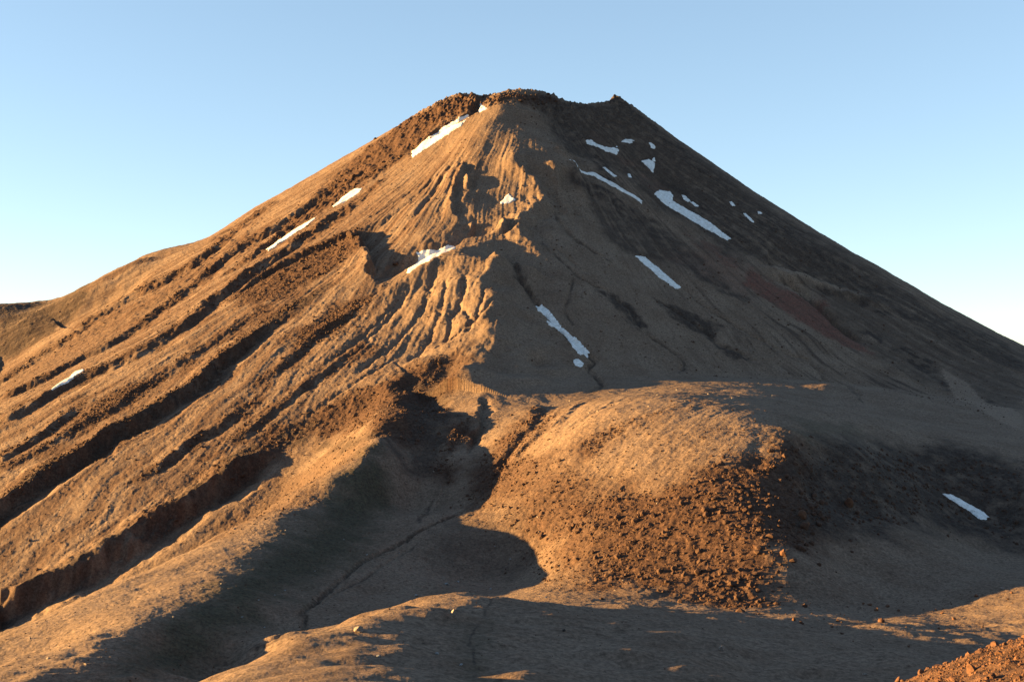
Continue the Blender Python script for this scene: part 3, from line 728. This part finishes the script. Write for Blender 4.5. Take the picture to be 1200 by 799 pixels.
# ---- single boulders
def boulder(label, px=None, row=None, size=1.0, mat=None, seed=0, sq=(1, .85, .8), sub=3, group=None, planes=11, sink=.2, xy=None, ymin=115, name='boulder', me=None, rotz=None):
    x, y = xy if xy is not None else hit(px, row, H, size*.3, ymin)
    if me is None:
        V, Fc = rock_shape(seed+500, sub, planes); me = mesh_np(name, V*np.array(sq)*size, Fc, mat, smooth=False)
        sc = 1.0
    else: sc = size
    o = link(name, me, label=label, category='boulder')
    if group: o['group'] = group
    o.location = (x, y, float(ground(x, y))+size*sq[2]*(1-2*sink)*.55)
    o.rotation_euler = (0, 0, rotz if rotz is not None else (seed*1.7) % 6.28); o.scale = (sc,)*3
    return o
P_, G_, R_, N_, D_ = MAT_P, MAT_G, MAT_R, MAT_RN, MAT_D
boulder('large pale split boulder on the sunlit brow of the foreground hill, casting a long shadow', 421, 737, 1.5, P_, 1, (1.05, .8, .72))
boulder('pale upright boulder half in shade near the right end of the foreground hill brow', 531, 719, 1.0, P_, 2, (.55, .7, 1.25))
boulder('large grey blue boulder in the valley shade just above the foreground hill brow', 523, 684, 1.35, G_, 3, (1.1, .8, .7))
boulder('rounded grey boulder in the valley shade left of the large grey blue boulder', 488, 697, .95, G_, 4, (1.0, .8, .7))
boulder('small grey boulder in the valley shade right of the large grey blue boulder', 537, 681, .6, G_, 5)
boulder('bright pale block standing alone on the shaded flat left of the near slope', 846, 760, 1.1, P_, 6, (.8, .7, 1.0))
boulder('flat cream coloured boulder on the shaded ground just above the near slope', 1013, 789, .55, P_, 7, (1.2, .8, .6))
boulder('largest orange brown boulder in the cluster at the foot of the knoll', 1033, 727, 1.45, N_, 8, (1, .85, .85))
boulder('brown boulder just above the largest orange boulder at the knoll foot', 1027, 714, 1.1, N_, 9, (.9, .8, .9))
boulder('orange boulder at the upper right of the cluster at the knoll foot', 1040, 710, 1.15, N_, 10, (1.2, .8, .7))
boulder('orange boulder at the upper left of the cluster at the knoll foot', 1019, 708, 1.05, N_, 11, (1.1, .8, .7))
boulder('small orange boulder touching the left end of the knoll foot cluster', 1012, 707, .7, N_, 12)
boulder('small orange boulder just right of the knoll foot cluster', 1053, 715, .7, N_, 13)
boulder('orange boulder alone at the far edge of the flat ground, toward the right side', 1144, 698, 1.1, N_, 14, (1.2, .8, .7))
boulder('cream coloured flat boulder farthest right at the far edge of the flat ground', 1174, 689, 1.0, P_, 15, (1.4, .8, .6))
boulder('brown boulder right beside the cream flat boulder at the far right', 1185, 694, .8, N_, 16)
boulder('small orange boulder left in the pair between the cluster and the far right edge', 1097, 714, .6, N_, 17)
boulder('orange boulder right in the pair between the cluster and the far right edge', 1104, 718, .75, N_, 18)
boulder('brown rounded boulder on the flat below the pair of orange boulders', 1118, 725, .95, N_, 19)
boulder('small brown boulder below and left of the brown rounded boulder on the flat', 1100, 736, .6, N_, 20)
boulder('round brown boulder on the flat ground just above the near slope', 1065, 757, .8, N_, 21)
boulder('pale orange boulder on the flat left of the knoll foot cluster', 982, 727, .75, N_, 22, (1.2, .8, .7))
boulder('brown boulder close below the pale orange boulder left of the cluster', 975, 734, .65, N_, 23)
boulder('dark brown boulder lower down on the flat left of the cluster', 987, 742, .7, R_, 24)
boulder('orange boulder at the lowest edge of the knoll rubble, right of two', 938, 729, .8, N_, 25)
boulder('orange upright boulder at the lowest edge of the knoll rubble, left of two', 930, 726, .95, N_, 26, (.75, .75, 1))
boulder('tall orange boulder standing alone on the dark slope right of the knoll', 995, 590, 3.2, N_, 27, (.75, .7, 1.05))
boulder('big orange boulder high on the right edge of the knoll rubble', 940, 604, 2.6, N_, 28, (.8, .8, 1))
boulder('orange boulder just below the big one high on the right edge of the knoll', 945, 615, 2.1, N_, 29)
boulder('upright orange boulder alone in the shade at the right edge of the knoll', 917, 649, 2.0, N_, 30, (.7, .8, 1.1))
boulder('orange boulder in the rubble above the upright one at the right edge of the knoll', 885, 640, 1.5, N_, 31)
boulder('small dark boulder in the middle of the shaded foreground flat', 661, 738, .6, D_, 32)
boulder('white stone at the upper end of the stream junction in the valley head', 508, 552, .7, P_, 33)
boulder('brown boulder at the foot of the knoll where the shadow edge ends', 644, 680, .95, R_, 34)
boulder('brown boulder at the foot of the knoll right of the valley shadow', 705, 701, .9, R_, 35)
boulder('pale boulder in the shaded strip below the knoll front', 730, 680, .6, P_, 36)
boulder('white pebble like stone in the shaded strip below the knoll front', 721, 691, .45, P_, 37)
boulder('dark jutting boulder on the left flank above the shaded moraine gully', 237, 523, 2.0, R_, 38, (1.2, .8, .6))
boulder('dark jutting rock ledge on the left flank beside the lit rib', 250, 545, 1.6, R_, 39, (1.3, .8, .6))
boulder('dark rock outcrop at the upper left corner of the shaded hollow', 411, 275, 5.0, R_, 40, (1.2, .9, .9), planes=14)
boulder('brown rock knob inside the shaded hollow left of the snow', 464, 309, 4.0, R_, 41, (1.2, .8, .7), planes=14)

# repeats: the same few shapes, copied
def repeat(protos, places, label, group, mat, r, name='boulder', sub=2):
    meshes = []
    for k in range(protos):
        V, Fc = rock_shape(900+k+len(places), sub, 9); me = mesh_np(name, V*np.array((1, .8, .72)), Fc, mat, smooth=False); meshes.append(me)
    for i, ((x, y), s) in enumerate(places):
        o = link(name, meshes[i % protos], label=label, category='boulder', group=group)
        o.location = (x, y, float(ground(x, y))+.2*s); o.scale = (s, s*r.uniform(.75, 1.1), s*r.uniform(.7, 1.2)); o.rotation_euler = (r.uniform(-.2, .2), r.uniform(-.2, .2), r.uniform(0, 6.28))
r = np.random.default_rng(77)
pts, s = scatter(near_poly, 105, .17, .45, 41, clump=3., plan=True)
repeat(8, list(zip(map(tuple, pts), s)), 'reddish angular rock lying in the rubble of the near slope', 'rocks on the near slope', MAT_RN, r, 'rock')
pts, s = scatter([(835,560),(890,545),(935,530),(965,575),(975,600),(940,650),(905,690),(860,700),(840,640)], 60, 1.2, 2.6, 42)
repeat(8, list(zip(map(tuple, pts), s)), 'big orange brown boulder standing in the rubble of the knoll front', 'boulders in the knoll rubble', MAT_R, r)
def spots(L, s0, s1): return [(hit(px, py, H), r.uniform(s0, s1)) for px, py in L]
crest = [(781,474),(760,476),(803,470),(725,473),(793,457),(858,467),(905,464),(700,482),(648,476),(690,484),(810,455),(876,447),(770,463),(830,462),(889,449),(735,458),(668,470),(757,452),(920,470),(845,452)]
repeat(4, spots(crest, .55, .9), 'pale stone on the brow of the knoll or the level ground behind it', 'pale stones along the knoll brow', MAT_P, r, 'stone')
mor = [(262,676),(259,684),(175,674),(347,610),(335,622),(203,723),(178,722),(100,778),(94,794),(56,772),(35,748),(165,735),(145,751),(240,668),(212,704),(120,770),(85,786),(190,700),(305,640),(236,690)]
repeat(4, spots(mor, .4, .75), 'small pale stone on the sunlit moraine ridge', 'pale stones on the moraine ridge', MAT_P, r, 'stone')
shd = [(283,663),(334,692),(322,697),(303,703),(284,723),(369,669),(403,632),(430,650),(398,720),(443,769),(512,766),(540,779),(580,640),(598,655),(575,690),(640,700),(468,648),(310,735)]
repeat(4, spots(shd, .35, .6), 'small grey stone lying in the blue shade of the valley', 'grey stones in the valley shade', MAT_G, r, 'stone')
lf = [(187,461),(296,467),(330,486),(198,446),(70,578),(125,586),(226,555),(243,542),(108,457),(275,620),(312,460),(505,354),(500,317),(420,272),(453,333),(545,440),(612,577),(630,606),(632,623),(657,555),(745,545),(718,560),(690,600),(800,620),(770,590)]
repeat(4, spots(lf, .5, .95), 'small pale stone on a sunlit slope of the mountain or knoll face', 'pale stones on the sunlit slopes', MAT_P, r, 'stone')

# ------------------------------------------------------------------ snow patches
def snow(label, poly, thick=.4, grow=.2, group='old snow patches on the mountain', ymin=115):
    P = np.array([hit(q[0], q[1], H, 0, ymin) for q in poly])
    pxs = 600+F*P[:, 0]/P[:, 1]; ym = P[:, 1].mean(); pm = ym/F
    px = np.arange(pxs.min()-2.5, pxs.max()+2.5, .4); yy = np.arange(P[:, 1].min()-4*pm, P[:, 1].max()+4*pm, pm*.7)
    PX, YY = np.meshgrid(px, yy); XX = (PX-600)/F*YY
    d2 = np.full(XX.shape, 1e18)
    for i in range(len(P)):
        ax, ay = P[i]; bx, by = P[(i+1) % len(P)]; dx, dy = bx-ax, by-ay
        t = np.clip(((XX-ax)*dx+(YY-ay)*dy)/(dx*dx+dy*dy+1e-9), 0, 1); d2 = np.minimum(d2, (XX-ax-t*dx)**2+(YY-ay-t*dy)**2)
    sd = np.sqrt(d2)*np.where(in_poly(XX, YY, P), 1, -1)
    sd = sd + .8*pm*fbm(XX/(4*pm), YY/(4*pm), 4, 5, .65)+grow*pm
    HS = sum(bil(H, XX+a*1.3*pm, YY+b*2.6*pm) for a in (-1, 0, 1) for b in (-1, 0, 1))/9
    Z = HS + np.clip(sd*.45, -1.6, thick) - np.clip(-sd, 0, 3)*.3 + np.where(sd > 0, .28, 0)
    n, mcol = XX.shape; ii = np.arange(n*mcol).reshape(n, mcol)
    q = np.stack([ii[:-1, :-1], ii[:-1, 1:], ii[1:, 1:], ii[1:, :-1]], -1).reshape(-1, 4)
    keep = sd.ravel()[q].max(1) > -.9*pm
    q = q[keep]; u, inv = np.unique(q, return_inverse=True)
    if not len(u): print('no snow', label); return
    V = np.stack([XX.ravel(), YY.ravel(), Z.ravel()], -1)[u]
    base = V.mean(0); me = mesh_np('snow_patch', V-base, inv.reshape(-1, 4), MAT_S)
    o = link('snow_patch', me, label=label, category='snow patch', group=group); o.location = base
snow('long sunlit snow strip in the gully left of the summit', [(570,127.5),(540,148),(513,165),(500,174),(483,185),(483,177),(495,167),(517,153),(527,147),(537,145),(550,138),(562,128),(563,120)], .5)
snow('short greyish snow tongue branching above the summit snow strip', [(518,150),(533,142),(547,132),(549,134),(535,145),(525,150)], .6)
snow('small sunlit snow strip on the left flank below the summit spur', [(425,220),(417,221),(400,232),(389,242),(391,243),(410,233),(422,225)], grow=-.7)
snow('thin sunlit snow line farther down the left flank', [(373,253),(350,266),(325,282),(311,292),(314,295),(340,277),(360,265)], grow=-.65)
snow('thin snow line low on the left flank near the picture edge', [(99,432),(87,436),(72,447),(58,457),(62,458),(80,449),(98,435)], grow=-.5)
snow('white snow patch in the shaded hollow above the furrowed mound', [(488,296),(500,294),(513,294),(532,288),(534,290),(503,306),(477,320),(482,313),(491,305)], .5)
snow('small white triangle of snow on the centre of the upper face', [(596,227),(604,235),(596,238),(587,239),(587,237),(592,231)])
snow('long narrow snow streak slanting across the shaded upper face', [(667,187.5),(670,187.5),(698,203),(730,221.5),(742,228),(753,236),(751,238),(739,229.5),(728,224),(696,206)])
snow('curved snow patch below the horn, upper left of the right hand group', [(687,165),(692,164),(700,169),(708,172.5),(717,174),(723,172),(725,176),(722,181),(712,178),(698,172),(688,168.5)])
snow('small flat snow patch just below the skyline right of the curved patch', [(728,166),(733,163),(743,165),(738,168)])
snow('tiny snow patch near the right skyline beside the flat patch', [(761,168),(764,168),(768,172),(767,175),(763,173)])
snow('bent snow patch right of the long streak, under the tiny skyline patch', [(752,189),(760,187),(767,191),(767,195),(765,202),(761,197),(756,193)])
snow('tiny snow speck touching the top of the bent snow patch', [(764.5,186),(767,185),(768,189),(765,189)])
snow('tiny snow speck left of the bent snow patch', [(735.5,204),(738,204),(740,208),(737,208)])
snow('short thin snow stripe between the curved patch and the large patch', [(707,196.5),(709,196.5),(722,206.5),(720,208)])
snow('largest snow patch on the right slope, broad head and long tail', [(767,228),(773,223),(785,224.5),(789,230),(787,234),(800,242.5),(815,250.5),(834,262),(857,280),(852,281.5),(828,269),(805,255),(785,243),(775,236)], .45)
snow('small snow dab right of the head of the largest patch', [(799,229),(803,229.5),(809.5,236),(806,237),(801,233)])
snow('small snow dab below the first dab beside the largest patch', [(809,237),(812,237),(818,241),(815,242)])
snow('small snow dab near the right skyline, upper of three', [(855,236.5),(858,236.5),(861.5,241),(858,241.5)])
snow('short snow stripe near the right skyline, middle of three', [(871,250),(874,250.5),(884,260),(881,260.5)])
snow('tiny snow dab near the right skyline, lowest and farthest right of three', [(888,248),(892,249),(892,251),(889,250.5)])
snow('slim white snow wedge in the middle of the shaded right face', [(744,300.5),(756,301.5),(776,318.5),(798,337),(792,338),(772,325)], .4)
snow('bow shaped white snow patch in the central gully', [(628,358),(635,356.5),(647,369),(660,385),(668,392),(679,400),(690.5,413),(688,417.5),(680,416),(671,407),(666,397),(656,388),(643,381),(641,376),(646,379),(651,383),(640,370),(631,365)], .4)
snow('round white snow dot below the bow shaped snow patch', [(672,422),(678,420.5),(684,426),(681,430.5),(674,428)])
snow('white snow patch on the dark slope right of the knoll', [(1104.5,578.5),(1114,579.5),(1127,586),(1140,593.5),(1155,602),(1160,608),(1148,608.5),(1137,599),(1122,590.5)], .6)
# ------------------------------------------------------------------ sun, sky, camera
el, back = math.radians(SUN_EL), math.radians(SUN_BACK)
sdir = (-math.cos(el)*math.cos(back), math.cos(el)*math.sin(back), math.sin(el))      # towards the sun
sun = bpy.data.lights.new('sun', 'SUN'); sun.energy = 5.0; sun.angle = math.radians(.5); sun.color = (1.0, .60, .20)
so = bpy.data.objects.new('sun', sun); COL.objects.link(so)
from mathutils import Vector
so.rotation_euler = Vector(sdir).to_track_quat('Z', 'Y').to_euler(); so.location = (-300, 200, 400)
w = bpy.data.worlds.new('World'); scene.world = w; w.use_nodes = True
nt = w.node_tree; nt.nodes.clear()
sky = nt.nodes.new('ShaderNodeTexSky'); sky.sky_type = 'NISHITA'; sky.sun_disc = False
sky.sun_elevation = el; sky.sun_rotation = math.atan2(sdir[0], sdir[1])
sky.altitude = 1800; sky.air_density = .85; sky.dust_density = .3; sky.ozone_density = 1.7
bg = nt.nodes.new('ShaderNodeBackground'); bg.inputs[1].default_value = .062
out = nt.nodes.new('ShaderNodeOutputWorld')
gm = nt.nodes.new('ShaderNodeGamma'); gm.inputs[1].default_value = .68
nt.links.new(sky.outputs[0], gm.inputs[0]); nt.links.new(gm.outputs[0], bg.inputs[0]); nt.links.new(bg.outputs[0], out.inputs[0])
cam = bpy.data.cameras.new('camera'); co = bpy.data.objects.new('camera', cam); COL.objects.link(co)
co.location = (0, 0, 0); co.rotation_euler = (math.pi/2, 0, 0)
cam.sensor_width = 36; cam.lens = 36*F/1200; cam.shift_y = (HORIZON-399.5)/1200
cam.clip_start = .5; cam.clip_end = 30000
scene.camera = co
scene.view_settings.view_transform = 'Standard'; scene.view_settings.look = 'None'
scene.view_settings.gamma = 1; scene.view_settings.exposure = 3.05
scene.cycles.max_bounces = 4; scene.cycles.diffuse_bounces = 2
scene.cycles.use_denoising = True
